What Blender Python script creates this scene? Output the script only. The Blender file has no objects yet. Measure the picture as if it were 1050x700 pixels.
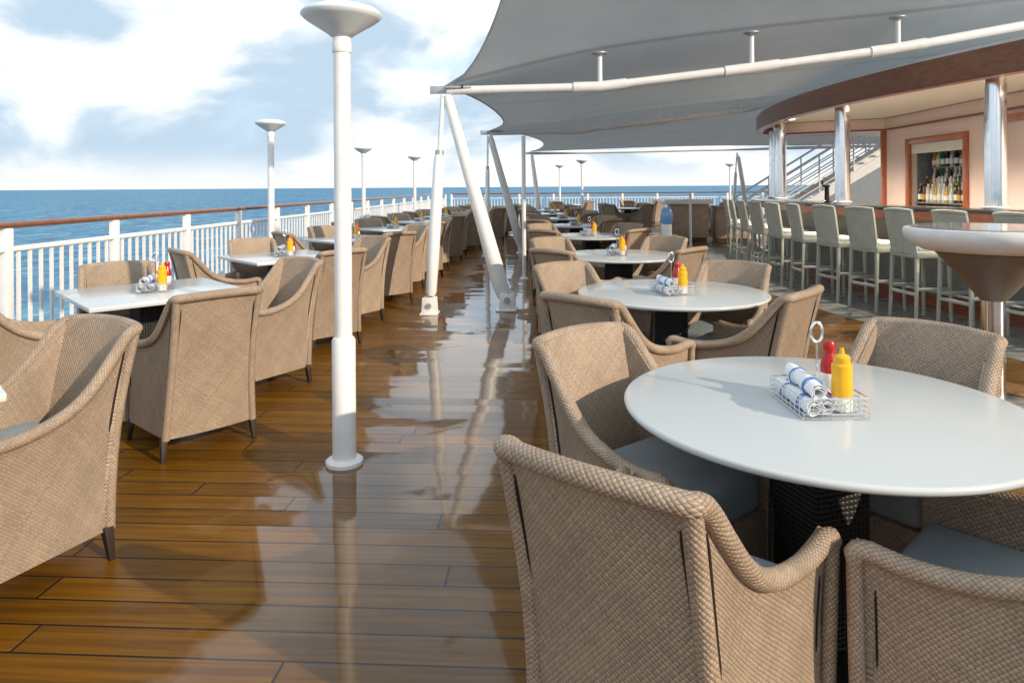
import bpy, bmesh, math, random
from mathutils import Vector, Matrix
random.seed(7)
D = bpy.data
SC = bpy.context.scene
COL = SC.collection
PI = math.pi
K = 0.055                       # the ship's axis is turned this much from the line of sight

def S(X, Y):                    # metres right of / ahead of the photographer -> ship coordinates (y runs aft)
    return (X - K * Y, Y + K * X)

# ------------------------------------------------------------------ camera
cam = D.objects.new('camera', D.cameras.new('camera')); COL.objects.link(cam)
cam.data.sensor_width = 36.0; cam.data.lens = 24.0
cam.data.shift_y = -0.151
cam.data.clip_start = 0.05; cam.data.clip_end = 120000
cam.matrix_world = (Matrix.Translation((0, 0, 1.42)) @ Matrix.Rotation(math.atan(K), 4, 'Z')
                    @ Matrix.Rotation(math.radians(90), 4, 'X') @ Matrix.Rotation(-0.0066, 4, 'Z'))
SC.camera = cam

# ------------------------------------------------------------------ light
EL = math.radians(24)
sx, sy = S(0.78, -0.625)
n_ = math.hypot(sx, sy); sx /= n_; sy /= n_
sun = D.objects.new('sun', D.lights.new('sun', 'SUN')); COL.objects.link(sun)
sun.data.energy = 3.2; sun.data.angle = math.radians(0.6); sun.data.color = (1.0, 0.84, 0.65)
sun.rotation_euler = Vector((-sx * math.cos(EL), -sy * math.cos(EL), -math.sin(EL))).to_track_quat('-Z', 'Y').to_euler()

SC.view_settings.view_transform = 'Standard'; SC.view_settings.look = 'None'
SC.view_settings.gamma = 1.0; SC.view_settings.exposure = 0.42
SC.view_settings.use_curve_mapping = False
SC.render.engine = 'CYCLES'
SC.cycles.max_bounces = 8; SC.cycles.use_denoising = True
SC.cycles.sample_clamp_indirect = 6.0

# ------------------------------------------------------------------ node helper
class NT:
    def __init__(s, tree):
        s.t = tree; s.n = tree.nodes; s.l = tree.links; s.n.clear()
    def new(s, typ, **kw):
        nd = s.n.new(typ)
        for k, v in kw.items(): setattr(nd, k, v)
        return nd
    def put(s, sock, v):
        if v is None: return
        if isinstance(v, bpy.types.NodeSocket): s.l.new(v, sock)
        else: sock.default_value = v
    def math(s, op, a, b=None, c=None, clamp=False):
        nd = s.new('ShaderNodeMath', operation=op, use_clamp=clamp)
        s.put(nd.inputs[0], a); s.put(nd.inputs[1], b); s.put(nd.inputs[2], c)
        return nd.outputs[0]
    def vmath(s, op, a, b=None):
        nd = s.new('ShaderNodeVectorMath', operation=op)
        s.put(nd.inputs[0], a); s.put(nd.inputs[1], b)
        return nd.outputs[0]
    def mix(s, f, a, b, blend='MIX'):
        nd = s.new('ShaderNodeMix', data_type='RGBA', blend_type=blend)
        s.put(nd.inputs[0], f); s.put(nd.inputs[6], a); s.put(nd.inputs[7], b)
        return nd.outputs[2]
    def ramp(s, f, lo, hi, a=0.0, b=1.0, smooth=True):
        nd = s.new('ShaderNodeMapRange', interpolation_type='SMOOTHSTEP' if smooth else 'LINEAR')
        s.put(nd.inputs[0], f)
        for i, v in enumerate((lo, hi, a, b)): nd.inputs[i + 1].default_value = v
        return nd.outputs[0]
    def noise(s, vec, scale, detail=3.0, rough=0.5, dist=0.0, dim='3D'):
        nd = s.new('ShaderNodeTexNoise', noise_dimensions=dim)
        s.put(nd.inputs['Vector'], vec)
        nd.inputs['Scale'].default_value = scale; nd.inputs['Detail'].default_value = detail
        nd.inputs['Roughness'].default_value = rough; nd.inputs['Distortion'].default_value = dist
        return nd.outputs[0]
    def sep(s, v):
        nd = s.new('ShaderNodeSeparateXYZ'); s.put(nd.inputs[0], v); return nd.outputs
    def comb(s, x, y, z):
        nd = s.new('ShaderNodeCombineXYZ')
        for i, v in enumerate((x, y, z)): s.put(nd.inputs[i], v)
        return nd.outputs[0]

def C4(c): return (c[0], c[1], c[2], 1.0)

# ------------------------------------------------------------------ sky
W = D.worlds.new('World'); SC.world = W; W.use_nodes = True
w = NT(W.node_tree)
out = w.new('ShaderNodeOutputWorld'); bg = w.new('ShaderNodeBackground')
bg.inputs[1].default_value = 0.115
sky = w.new('ShaderNodeTexSky', sky_type='NISHITA')
sky.sun_disc = False; sky.sun_elevation = EL; sky.sun_rotation = math.atan2(sx, sy)
sky.air_density = 1.0; sky.dust_density = 1.0; sky.ozone_density = 1.2
tc = w.new('ShaderNodeTexCoord')
dx, dy, dz = w.sep(tc.outputs['Generated'])
p = w.vmath('ADD', w.comb(dx, dy, w.math('MULTIPLY', dz, 2.1)), (2.9576, -19.4754, -5.0989))   # cloud field offset
n1 = w.noise(p, 3.0, 7.0, 0.50, 0.25)
n2 = w.noise(w.vmath('ADD', p, (7.0, 3.0, 1.0)), 4.2, 7.0, 0.52, 0.35)
mask = w.ramp(n1, 0.32, 0.50)
ccol = w.mix(w.ramp(n2, 0.42, 0.60), (3.7, 4.75, 5.75, 1), (7.9, 8.05, 8.1, 1))
skyblue = w.mix(0.9, sky.outputs[0], (4.9, 6.3, 7.5, 1))
c = w.mix(mask, skyblue, ccol)
hz = w.ramp(dz, 0.0, 0.06, 0.65, 0.0)
c = w.mix(hz, c, (7.7, 7.5, 7.2, 1))
w.l.new(c, bg.inputs[0]); w.l.new(bg.outputs[0], out.inputs[0])

# ------------------------------------------------------------------ materials
MATS = {}
def mat(name, base=(0.8, 0.8, 0.8), rough=0.5, metal=0.0, spec=0.5, vary=0.06, vscale=9.0, bump=0.0, bscale=60.0, coat=0.0, trans=0.0, rvary=0.06):
    m = D.materials.new(name); m.use_nodes = True
    t = NT(m.node_tree)
    o = t.new('ShaderNodeOutputMaterial'); b = t.new('ShaderNodeBsdfPrincipled')
    t.l.new(b.outputs[0], o.inputs[0])
    co = t.new('ShaderNodeTexCoord').outputs['Object']
    nz = t.noise(co, vscale, 4.0, 0.6)
    lo = C4([x * (1 - vary) for x in base]); hi = C4([min(1, x * (1 + vary)) for x in base])
    t.l.new(t.mix(t.ramp(nz, 0.3, 0.7), lo, hi), b.inputs['Base Color'])
    t.l.new(t.ramp(nz, 0.3, 0.7, max(0.02, rough - rvary), rough + rvary), b.inputs['Roughness'])
    b.inputs['Metallic'].default_value = metal
    b.inputs['Specular IOR Level'].default_value = spec
    b.inputs['Coat Weight'].default_value = coat
    b.inputs['Transmission Weight'].default_value = trans
    if bump:
        bp = t.new('ShaderNodeBump'); bp.inputs['Strength'].default_value = bump; bp.inputs['Distance'].default_value = 0.01
        t.l.new(t.noise(co, bscale, 3.0, 0.6), bp.inputs['Height']); t.l.new(bp.outputs[0], b.inputs['Normal'])
    MATS[name] = m
    return m

def weave(name, c1, c2, gap_shade, cw=0.026, ch=0.013, rot=0.0, bump=1.0, rough=0.45):
    """woven strands laid out on the surface's own UV map, in metres"""
    m = D.materials.new(name); m.use_nodes = True
    t = NT(m.node_tree)
    o = t.new('ShaderNodeOutputMaterial'); b = t.new('ShaderNodeBsdfPrincipled')
    t.l.new(b.outputs[0], o.inputs[0])
    uv = t.new('ShaderNodeTexCoord').outputs['UV']
    mp = t.new('ShaderNodeMapping'); mp.inputs['Rotation'].default_value = (0, 0, rot)
    t.l.new(uv, mp.inputs[0])
    wob = t.math('MULTIPLY', t.math('SUBTRACT', t.noise(mp.outputs[0], 25.0, 2.0), 0.5), 0.35)
    u, v, _ = t.sep(mp.outputs[0])
    a = t.math('ADD', t.math('DIVIDE', u, cw), wob); b2 = t.math('SUBTRACT', t.math('DIVIDE', v, ch), wob)
    ia, ib = t.math('FLOOR', a), t.math('FLOOR', b2); fa, fb = t.math('FRACT', a), t.math('FRACT', b2)
    par = t.math('FLOORED_MODULO', t.math('ADD', ia, ib), 2.0)
    sa = t.math('SINE', t.math('MULTIPLY', fa, PI)); sb = t.math('SINE', t.math('MULTIPLY', fb, PI))
    h0 = t.math('MULTIPLY', t.math('POWER', sa, 0.45), t.math('ADD', 0.55, t.math('MULTIPLY', sb, 0.45)))
    h1 = t.math('MULTIPLY', t.math('POWER', sb, 0.45), t.math('ADD', 0.55, t.math('MULTIPLY', sa, 0.45)))
    def fmix(f, x, y):
        nd = t.new('ShaderNodeMix', data_type='FLOAT'); t.put(nd.inputs[0], f); t.put(nd.inputs[2], x); t.put(nd.inputs[3], y); return nd.outputs[0]
    hh = fmix(par, h0, h1)
    w1 = t.new('ShaderNodeTexWhiteNoise', noise_dimensions='1D'); t.l.new(fmix(par, ia, t.math('ADD', ib, 371.3)), w1.inputs['W'])
    w2 = t.new('ShaderNodeTexWhiteNoise', noise_dimensions='2D'); t.l.new(t.comb(ia, ib, 0.0), w2.inputs['Vector'])
    tone = t.math('ADD', t.math('MULTIPLY', w1.outputs[0], 0.6), t.math('MULTIPLY', w2.outputs[0], 0.4))
    strand = t.mix(tone, C4(c2), C4(c1))
    patch = t.noise(mp.outputs[0], 7.0, 3.0, 0.6)
    strand = t.mix(t.ramp(patch, 0.3, 0.7, 0.0, 0.35), strand, C4([x * 0.74 for x in c2]))
    colr = t.mix(t.ramp(hh, 0.10, 0.52), C4(gap_shade), strand)  # shade in the hollows between strands is painted into the colour
    hsv = t.new('ShaderNodeHueSaturation'); t.l.new(colr, hsv.inputs['Color'])
    t.l.new(t.ramp(t.new('ShaderNodeObjectInfo').outputs['Random'], 0, 1, 0.92, 1.08, False), hsv.inputs['Value'])
    t.l.new(hsv.outputs[0], b.inputs['Base Color'])
    b.inputs['Roughness'].default_value = rough
    b.inputs['Specular IOR Level'].default_value = 0.5
    bp = t.new('ShaderNodeBump'); bp.inputs['Strength'].default_value = bump; bp.inputs['Distance'].default_value = cw * 0.45
    t.l.new(hh, bp.inputs['Height']); t.l.new(bp.outputs[0], b.inputs['Normal'])
    MATS[name] = m
    return m

weave('wicker', (0.49, 0.365, 0.258), (0.31, 0.232, 0.168), (0.10, 0.077, 0.06), cw=0.0100, ch=0.0100, rot=0.70, bump=0.7)
weave('stool_weave', (0.55, 0.57, 0.48), (0.45, 0.475, 0.40), (0.30, 0.32, 0.27), cw=0.012, ch=0.012, bump=0.6)
weave('dark_weave', (0.028, 0.026, 0.025), (0.02, 0.02, 0.02), (0.006, 0.006, 0.006), cw=0.016, ch=0.016, bump=0.8, rough=0.5)
weave('cushion_cloth', (0.36, 0.41, 0.43), (0.28, 0.335, 0.38), (0.20, 0.24, 0.28), cw=0.006, ch=0.006, rot=0.78, bump=0.4, rough=0.85)
mat('table_white', (0.57, 0.605, 0.61), 0.17, vary=0.008, coat=0.0, vscale=3, rvary=0.0)
mat('white_paint', (0.80, 0.80, 0.79), 0.35, vary=0.04, bump=0.05, bscale=25)
mat('off_white', (0.72, 0.70, 0.64), 0.45, vary=0.05)
mat('grey_metal', (0.42, 0.43, 0.43), 0.45, metal=0.4, vary=0.1)
mat('lamp_shade', (0.68, 0.73, 0.76), 0.4, vary=0.03)
mat('dark_wood', (0.035, 0.025, 0.02), 0.4)
mat('black_gap', (0.03, 0.022, 0.018), 0.9, spec=0.1)  # near-black that stands in for shade inside the chair slits
mat('chrome', (0.82, 0.83, 0.84), 0.16, metal=1.0, vary=0.03)
mat('wire', (0.70, 0.70, 0.70), 0.25, metal=1.0, vary=0.03)
mat('canopy_fabric', (0.42, 0.44, 0.44), 0.75, vary=0.07, vscale=1.2, bump=0.06, bscale=3.0, spec=0.2)
mat('soffit', (0.78, 0.74, 0.64), 0.5, vary=0.04)
mat('bar_wall', (0.80, 0.63, 0.55), 0.5, vary=0.03, vscale=2)
mat('bar_front', (0.20, 0.20, 0.175), 0.4, vary=0.1)
mat('counter_dark', (0.022, 0.024, 0.024), 0.12, vary=0.1)
mat('pale_glass', (0.46, 0.50, 0.49), 0.08, vary=0.03, rvary=0.01)
mat('tile', (0.24, 0.245, 0.23), 0.30, vary=0.12, vscale=4)
mat('napkin', (0.82, 0.84, 0.86), 0.8, vary=0.04, bump=0.25, bscale=55)
mat('napkin_blue', (0.08, 0.20, 0.50), 0.8)
mat('mustard', (0.80, 0.42, 0.01), 0.3, vary=0.02)
mat('mustard_label', (0.80, 0.78, 0.66), 0.4)
mat('ketchup', (0.45, 0.012, 0.015), 0.25, vary=0.05)
mat('stair_grey', (0.24, 0.28, 0.32), 0.6)
mat('station_tan', (0.36, 0.27, 0.20), 0.5, vary=0.12)
mat('jug_blue', (0.16, 0.34, 0.62), 0.15, vary=0.05)
mat('plate_white', (0.8, 0.8, 0.78), 0.2)
mat('bottle_green', (0.02, 0.16, 0.04), 0.08)
mat('bottle_amber', (0.16, 0.06, 0.01), 0.08)
mat('bottle_clear', (0.55, 0.58, 0.58), 0.06)
mat('bottle_dark', (0.02, 0.018, 0.016), 0.08)
mat('bottle_gold', (0.55, 0.36, 0.06), 0.15)
mat('shelf_grey', (0.20, 0.22, 0.23), 0.25)
mat('hull_white', (0.74, 0.75, 0.75), 0.5)

def canopy_material():
    m = MATS['canopy_fabric']; t = m.node_tree
    b = next(n for n in t.nodes if n.type == 'BSDF_PRINCIPLED'); o = next(n for n in t.nodes if n.type == 'OUTPUT_MATERIAL')
    tr = t.nodes.new('ShaderNodeBsdfTranslucent'); tr.inputs[0].default_value = (0.50, 0.57, 0.62, 1)
    n = NT.__new__(NT); n.t = t; n.n = t.nodes; n.l = t.links
    px_, py_, pz_ = n.sep(n.new('ShaderNodeNewGeometry').outputs['Position'])
    f = n.math('FRACT', n.math('DIVIDE', n.math('ADD', py_, 0.03), 1.5625)); e = n.math('MINIMUM', f, n.math('SUBTRACT', 1.0, f))
    seam = n.ramp(e, 0.010, 0.016, 1.0, 0.0)            # doubled cloth at the welded seams
    old = b.inputs['Base Color'].links[0].from_socket
    n.l.new(n.mix(n.math('MULTIPLY', seam, 0.28), old, (0.22, 0.23, 0.23, 1)), b.inputs['Base Color'])
    n.l.new(n.mix(seam, (0.50, 0.57, 0.62, 1), (0.30, 0.34, 0.37, 1)), tr.inputs[0])
    mx = t.nodes.new('ShaderNodeMixShader'); mx.inputs[0].default_value = 0.18
    t.links.new(b.outputs[0], mx.inputs[1]); t.links.new(tr.outputs[0], mx.inputs[2]); t.links.new(mx.outputs[0], o.inputs[0])
canopy_material()
def wood(name, c1, c2, axis='X', rough=0.35, coat=0.3):
    m = D.materials.new(name); m.use_nodes = True
    t = NT(m.node_tree)
    o = t.new('ShaderNodeOutputMaterial'); b = t.new('ShaderNodeBsdfPrincipled')
    t.l.new(b.outputs[0], o.inputs[0])
    co = t.new('ShaderNodeTexCoord').outputs['Object']
    mp = t.new('ShaderNodeMapping')
    mp.inputs['Scale'].default_value = {'X': (1.2, 26, 26), 'Y': (26, 1.2, 26), 'Z': (26, 26, 1.2)}[axis]
    t.l.new(co, mp.inputs[0])
    g = t.noise(mp.outputs[0], 1.0, 5.0, 0.6, 0.4)
    t.l.new(t.mix(t.ramp(g, 0.32, 0.68), C4(c1), C4(c2)), b.inputs['Base Color'])
    b.inputs['Roughness'].default_value = rough; b.inputs['Coat Weight'].default_value = coat
    b.inputs['Coat Roughness'].default_value = 0.15
    MATS[name] = m
wood('fascia_wood', (0.21, 0.088, 0.048), (0.29, 0.125, 0.068), 'Y', 0.35, 0.25)
wood('red_wood', (0.20, 0.045, 0.018), (0.30, 0.075, 0.028), 'Y', 0.3)
wood('red_wood_upright', (0.36, 0.10, 0.04), (0.48, 0.16, 0.065), 'Z', 0.3)
wood('rail_wood', (0.15, 0.055, 0.025), (0.25, 0.10, 0.045), 'Y', 0.3)
mat('cone_metal', (0.24, 0.225, 0.21), 0.40, metal=0.55, vary=0.12, vscale=3)

def lit():
    m = D.materials.new('lit_lens'); m.use_nodes = True
    b = m.node_tree.nodes['Principled BSDF']; b.inputs['Emission Color'].default_value = (1, 0.9, 0.75, 1); b.inputs['Emission Strength'].default_value = 3.0
    MATS['lit_lens'] = m
lit()
def deck_material():
    m = D.materials.new('wet_deck'); m.use_nodes = True
    t = NT(m.node_tree)
    o = t.new('ShaderNodeOutputMaterial'); b = t.new('ShaderNodeBsdfPrincipled')
    t.l.new(b.outputs[0], o.inputs[0])
    geo = t.new('ShaderNodeNewGeometry')
    pos = geo.outputs['Position']
    x, y, z = t.sep(pos)
    PW, PL = 0.134, 2.3
    yr = t.math('DIVIDE', y, PW)
    row = t.math('FLOOR', yr); fy = t.math('FRACT', yr)
    wn = t.new('ShaderNodeTexWhiteNoise', noise_dimensions='1D'); t.l.new(row, wn.inputs['W'])
    xr = t.math('ADD', t.math('DIVIDE', x, PL), t.math('MULTIPLY', wn.outputs[0], 7.0))
    colm = t.math('FLOOR', xr); fx = t.math('FRACT', xr)
    wn2 = t.new('ShaderNodeTexWhiteNoise', noise_dimensions='2D'); t.l.new(t.comb(row, colm, 0.0), wn2.inputs['Vector'])
    # caulked seams
    ey = t.math('MINIMUM', fy, t.math('SUBTRACT', 1.0, fy)); ex = t.math('MINIMUM', fx, t.math('SUBTRACT', 1.0, fx))
    sy_ = t.ramp(ey, 0.022, 0.038, 1.0, 0.0); sx_ = t.ramp(ex, 0.0014, 0.0024, 1.0, 0.0)
    seam = t.math('MAXIMUM', sy_, sx_)
    # grain
    gv = t.vmath('MULTIPLY', t.vmath('ADD', pos, t.comb(t.math('MULTIPLY', wn2.outputs[0], 31.0), 0.0, 0.0)), (1.4, 34.0, 1.0))
    g = t.noise(gv, 1.0, 5.0, 0.62, 0.5)
    grain = t.mix(t.ramp(g, 0.3, 0.7), (0.106, 0.042, 0.0020, 1), (0.185, 0.079, 0.0045, 1))
    hv = t.new('ShaderNodeHueSaturation'); t.l.new(grain, hv.inputs['Color'])
    t.l.new(t.ramp(wn2.outputs[0], 0.0, 1.0, 0.82, 1.18, False), hv.inputs['Value'])
    colr = t.mix(seam, hv.outputs[0], (0.010, 0.008, 0.007, 1))
    t.l.new(colr, b.inputs['Base Color'])
    # standing water in the walkway, damp wood elsewhere
    shift = t.math('MULTIPLY', t.math('SUBTRACT', wn2.outputs[0], 0.5), 0.10)
    pn = t.math('ADD', t.noise(t.vmath('MULTIPLY', pos, (1.0, 0.9, 1.0)), 1.25, 4.0, 0.55, 0.3), shift)
    walk = t.math('MULTIPLY', t.ramp(x, -1.45, -0.85), t.ramp(x, 0.15, 0.7, 1.0, 0.0))
    fine = t.noise(pos, 9.0, 5.0, 0.65)
    pn = t.math('ADD', pn, t.math('MULTIPLY', t.math('SUBTRACT', fine, 0.5), 0.10))
    wet = t.ramp(t.math('ADD', pn, t.math('MULTIPLY', walk, 0.26)), 0.61, 0.67)
    rd = t.ramp(fine, 0.3, 0.7, 0.28, 0.45)
    rr = t.new('ShaderNodeMix', data_type='FLOAT'); t.l.new(wet, rr.inputs[0]); t.l.new(rd, rr.inputs[2]); rr.inputs[3].default_value = 0.10
    t.l.new(rr.outputs[0], b.inputs['Roughness'])
    b.inputs['Specular IOR Level'].default_value = 0.18
    cw = t.new('ShaderNodeMix', data_type='FLOAT'); t.l.new(wet, cw.inputs[0]); cw.inputs[2].default_value = 0.0; cw.inputs[3].default_value = 0.72
    t.l.new(cw.outputs[0], b.inputs['Coat Weight'])
    b.inputs['Coat Roughness'].default_value = 0.05
    # each plank is cupped and tilted a little
    wn3 = t.new('ShaderNodeTexWhiteNoise', noise_dimensions='2D'); t.l.new(t.comb(colm, row, 0.0), wn3.inputs['Vector'])
    tilt = t.vmath('MULTIPLY', t.vmath('SUBTRACT', wn3.outputs[1], (0.5, 0.5, 0.5)), (0.010, 0.022, 0.0))
    nrm = t.vmath('NORMALIZE', t.vmath('ADD', geo.outputs['Normal'], tilt))
    h = t.math('SUBTRACT', t.math('MULTIPLY', g, 0.05), seam)
    slow = t.noise(pos, 3.0, 3.0, 0.6)
    h2 = t.math('ADD', t.math('MULTIPLY', h, t.math('SUBTRACT', 1.0, t.math('MULTIPLY', wet, 0.75))), t.math('MULTIPLY', slow, 0.35))
    bp = t.new('ShaderNodeBump'); bp.inputs['Strength'].default_value = 0.5; bp.inputs['Distance'].default_value = 0.004
    t.l.new(h2, bp.inputs['Height']); t.l.new(nrm, bp.inputs['Normal']); t.l.new(bp.outputs[0], b.inputs['Normal'])
    bc = t.new('ShaderNodeBump'); bc.inputs['Strength'].default_value = 0.25; bc.inputs['Distance'].default_value = 0.003
    t.l.new(slow, bc.inputs['Height']); t.l.new(nrm, bc.inputs['Normal']); t.l.new(bc.outputs[0], b.inputs['Coat Normal'])
    MATS['deck'] = m
deck_material()

def sea_material():
    m = D.materials.new('sea_water'); m.use_nodes = True
    t = NT(m.node_tree)
    o = t.new('ShaderNodeOutputMaterial'); b = t.new('ShaderNodeBsdfPrincipled')
    t.l.new(b.outputs[0], o.inputs[0])
    pos = t.new('ShaderNodeNewGeometry').outputs['Position']
    n1 = t.noise(t.vmath('MULTIPLY', pos, (1.0, 0.55, 1.0)), 0.16, 6.0, 0.6, 0.6)
    n2 = t.noise(pos, 0.9, 4.0, 0.6, 0.4)
    n3 = t.noise(pos, 0.004, 3.0, 0.5)
    colr = t.mix(t.ramp(n1, 0.38, 0.64), (0.010, 0.12, 0.27, 1), (0.09, 0.34, 0.50, 1))
    colr = t.mix(t.ramp(n3, 0.35, 0.65, 0.0, 0.4), colr, (0.014, 0.12, 0.28, 1))
    foam_glint = t.math('MULTIPLY', t.ramp(n1, 0.58, 0.66), t.ramp(n2, 0.50, 0.60))  # whitecaps, together with wave glints painted into the water colour
    colr = t.mix(t.math('MULTIPLY', foam_glint, 0.75), colr, (0.55, 0.68, 0.74, 1))
    t.l.new(colr, b.inputs['Base Color'])
    bp = t.new('ShaderNodeBump'); bp.inputs['Strength'].default_value = 1.0; bp.inputs['Distance'].default_value = 1.6
    t.l.new(t.math('ADD', n1, t.math('MULTIPLY', n2, 0.22)), bp.inputs['Height'])
    b.inputs['Roughness'].default_value = 0.9; b.inputs['Specular IOR Level'].default_value = 0.0
    t.l.new(bp.outputs[0], b.inputs['Normal'])
    gl = t.new('ShaderNodeBsdfGlossy'); gl.inputs['Roughness'].default_value = 0.25; t.l.new(bp.outputs[0], gl.inputs['Normal'])
    fr = t.new('ShaderNodeFresnel'); fr.inputs['IOR'].default_value = 1.33; t.l.new(bp.outputs[0], fr.inputs['Normal'])
    mx = t.new('ShaderNodeMixShader')            # wave facets never turn fully edge-on: the mirror share stays low
    t.l.new(t.math('MINIMUM', t.math('MULTIPLY', fr.outputs[0], 0.6), 0.22), mx.inputs[0])
    t.l.new(b.outputs[0], mx.inputs[1]); t.l.new(gl.outputs[0], mx.inputs[2]); t.l.new(mx.outputs[0], o.inputs[0])
    MATS['sea'] = m
sea_material()

# ------------------------------------------------------------------ mesh builder
class MB:
    def __init__(s): s.v = []; s.f = []; s.uv = []; s.mi = []; s.cur = 0
    def face(s, idx, uvs=None):
        s.f.append(tuple(idx)); s.uv.append(uvs or s.flatuv(idx)); s.mi.append(s.cur)
    def flatuv(s, idx):
        zs = [s.v[i][2] for i in idx]
        if max(zs) - min(zs) < 0.004: return [(s.v[i][0], s.v[i][1]) for i in idx]
        return [(s.v[i][0] + s.v[i][1], s.v[i][2]) for i in idx]
    def box(s, c, d, rz=0.0, taper=1.0, shear=(0, 0), M=None):
        """box centred in x,y at c with its BOTTOM at c.z; taper scales the bottom"""
        b = len(s.v); cz = math.cos(rz); sz = math.sin(rz)
        for z, k, sh in ((0, taper, 0), (1, 1.0, 1)):
            for px, py in ((-1, -1), (1, -1), (1, 1), (-1, 1)):
                x = px * d[0] / 2 * k + shear[0] * (1 - sh); y = py * d[1] / 2 * k + shear[1] * (1 - sh)
                q = Vector((c[0] + x * cz - y * sz, c[1] + x * sz + y * cz, c[2] + z * d[2]))
                s.v.append(tuple(M @ q) if M else tuple(q))
        for q in ((3, 2, 1, 0), (4, 5, 6, 7), (0, 1, 5, 4), (1, 2, 6, 5), (2, 3, 7, 6), (3, 0, 4, 7)):
            s.face([b + i for i in q])
        return s
    def tube(s, pts, r, n=10, closed=False, caps=True):
        pts = [Vector(q) for q in pts]; m = len(pts); b = len(s.v); L = 0.0
        rs = r if isinstance(r, (list, tuple)) else [r] * m
        ref = None; lens = [0.0]
        for i in range(m):
            a = pts[(i - 1) % m] if (closed or i > 0) else pts[i]; c = pts[(i + 1) % m] if (closed or i < m - 1) else pts[i]
            tg = (c - a).normalized()
            if ref is None:
                ref = Vector((0, 0, 1)) if abs(tg.z) < 0.9 else Vector((1, 0, 0))
            u = (ref - tg * ref.dot(tg)).normalized(); ref = u; v = tg.cross(u)
            for k in range(n):
                an = 2 * PI * k / n
                s.v.append(tuple(pts[i] + (u * math.cos(an) + v * math.sin(an)) * rs[i]))
            if i: L += (pts[i] - pts[i - 1]).length; lens.append(L)
        segs = m if closed else m - 1
        for i in range(segs):
            j = (i + 1) % m; l0 = lens[i]; l1 = lens[j] if j else L + (pts[0] - pts[-1]).length
            for k in range(n):
                k2 = (k + 1) % n; c0 = 2 * PI * rs[i] * k / n; c1 = 2 * PI * rs[i] * (k + 1) / n
                s.face((b + i * n + k, b + i * n + k2, b + j * n + k2, b + j * n + k), [(l0, c0), (l0, c1), (l1, c1), (l1, c0)])
        if caps and not closed:
            s.face([b + k for k in range(n)][::-1]); s.face([b + (m - 1) * n + k for k in range(n)])
        return s
    def lathe(s, prof, n=24, c=(0, 0, 0)):
        b = len(s.v); m = len(prof)
        for r, z in prof:
            for k in range(n):
                an = 2 * PI * k / n
                s.v.append((c[0] + r * math.cos(an), c[1] + r * math.sin(an), c[2] + z))
        for i in range(m - 1):
            for k in range(n):
                k2 = (k + 1) % n; rr = max(prof[i][0], prof[i + 1][0])
                s.face((b + i * n + k, b + i * n + k2, b + (i + 1) * n + k2, b + (i + 1) * n + k),
                       [(2 * PI * rr * k / n, prof[i][1]), (2 * PI * rr * (k + 1) / n, prof[i][1]), (2 * PI * rr * (k + 1) / n, prof[i + 1][1]), (2 * PI * rr * k / n, prof[i + 1][1])])
        if prof[0][0] > 1e-5: s.face([b + k for k in range(n)][::-1])
        if prof[-1][0] > 1e-5: s.face([b + (m - 1) * n + k for k in range(n)])
        return s
    def sheet(s, P, th):
        """thick sheet from a grid of points P[i][j]; th is laid on the side opposite the normal (du x dv)"""
        P = [[Vector(q) for q in row] for row in P]; nu = len(P); nv = len(P[0]); b = len(s.v)
        N = [[None] * nv for _ in range(nu)]
        for i in range(nu):
            for j in range(nv):
                du = P[min(i + 1, nu - 1)][j] - P[max(i - 1, 0)][j]; dv = P[i][min(j + 1, nv - 1)] - P[i][max(j - 1, 0)]
                N[i][j] = du.cross(dv).normalized()
        for i in range(nu):
            for j in range(nv): s.v.append(tuple(P[i][j]))
        for i in range(nu):
            for j in range(nv): s.v.append(tuple(P[i][j] - N[i][j] * th))
        jm = nv // 2
        U = [0.0]
        for i in range(1, nu): U.append(U[-1] + (P[i][jm] - P[i - 1][jm]).length)
        Vv = [[0.0] * nv for _ in range(nu)]
        for i in range(nu):
            for j in range(1, nv): Vv[i][j] = Vv[i][j - 1] + (P[i][j] - P[i][j - 1]).length
        o = nu * nv; ix = lambda i, j: b + i * nv + j; uvp = lambda i, j: (U[i], Vv[i][j])
        for i in range(nu - 1):
            for j in range(nv - 1):
                q = [(i, j), (i + 1, j), (i + 1, j + 1), (i, j + 1)]
                s.face([ix(*a) for a in q], [uvp(*a) for a in q])
                q = q[::-1]
                s.face([ix(*a) + o for a in q], [uvp(*a) for a in q])
        ring = [(i, 0) for i in range(nu)] + [(nu - 1, j) for j in range(1, nv)] + [(i, nv - 1) for i in range(nu - 2, -1, -1)] + [(0, j) for j in range(nv - 2, 0, -1)]
        for a, c in zip(ring, ring[1:] + ring[:1]):
            s.face((ix(*a), ix(*a) + o, ix(*c) + o, ix(*c)), [uvp(*a), uvp(*a), uvp(*c), uvp(*c)])
        return s
    def skin(s, P):
        b = len(s.v); nv = len(P[0])
        for row in P: s.v += [tuple(q) for q in row]
        for i in range(len(P) - 1):
            for j in range(nv - 1): s.face((b + i * nv + j, b + (i + 1) * nv + j, b + (i + 1) * nv + j + 1, b + i * nv + j + 1))
        return s
    def prism(s, poly, z0, z1):
        b = len(s.v); n = len(poly)
        for z in (z0, z1):
            for q in poly: s.v.append((q[0], q[1], z))
        s.face([b + i for i in range(n)][::-1]); s.face([b + n + i for i in range(n)])
        for i in range(n):
            j = (i + 1) % n; s.face((b + i, b + j, b + n + j, b + n + i))
        return s
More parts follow.
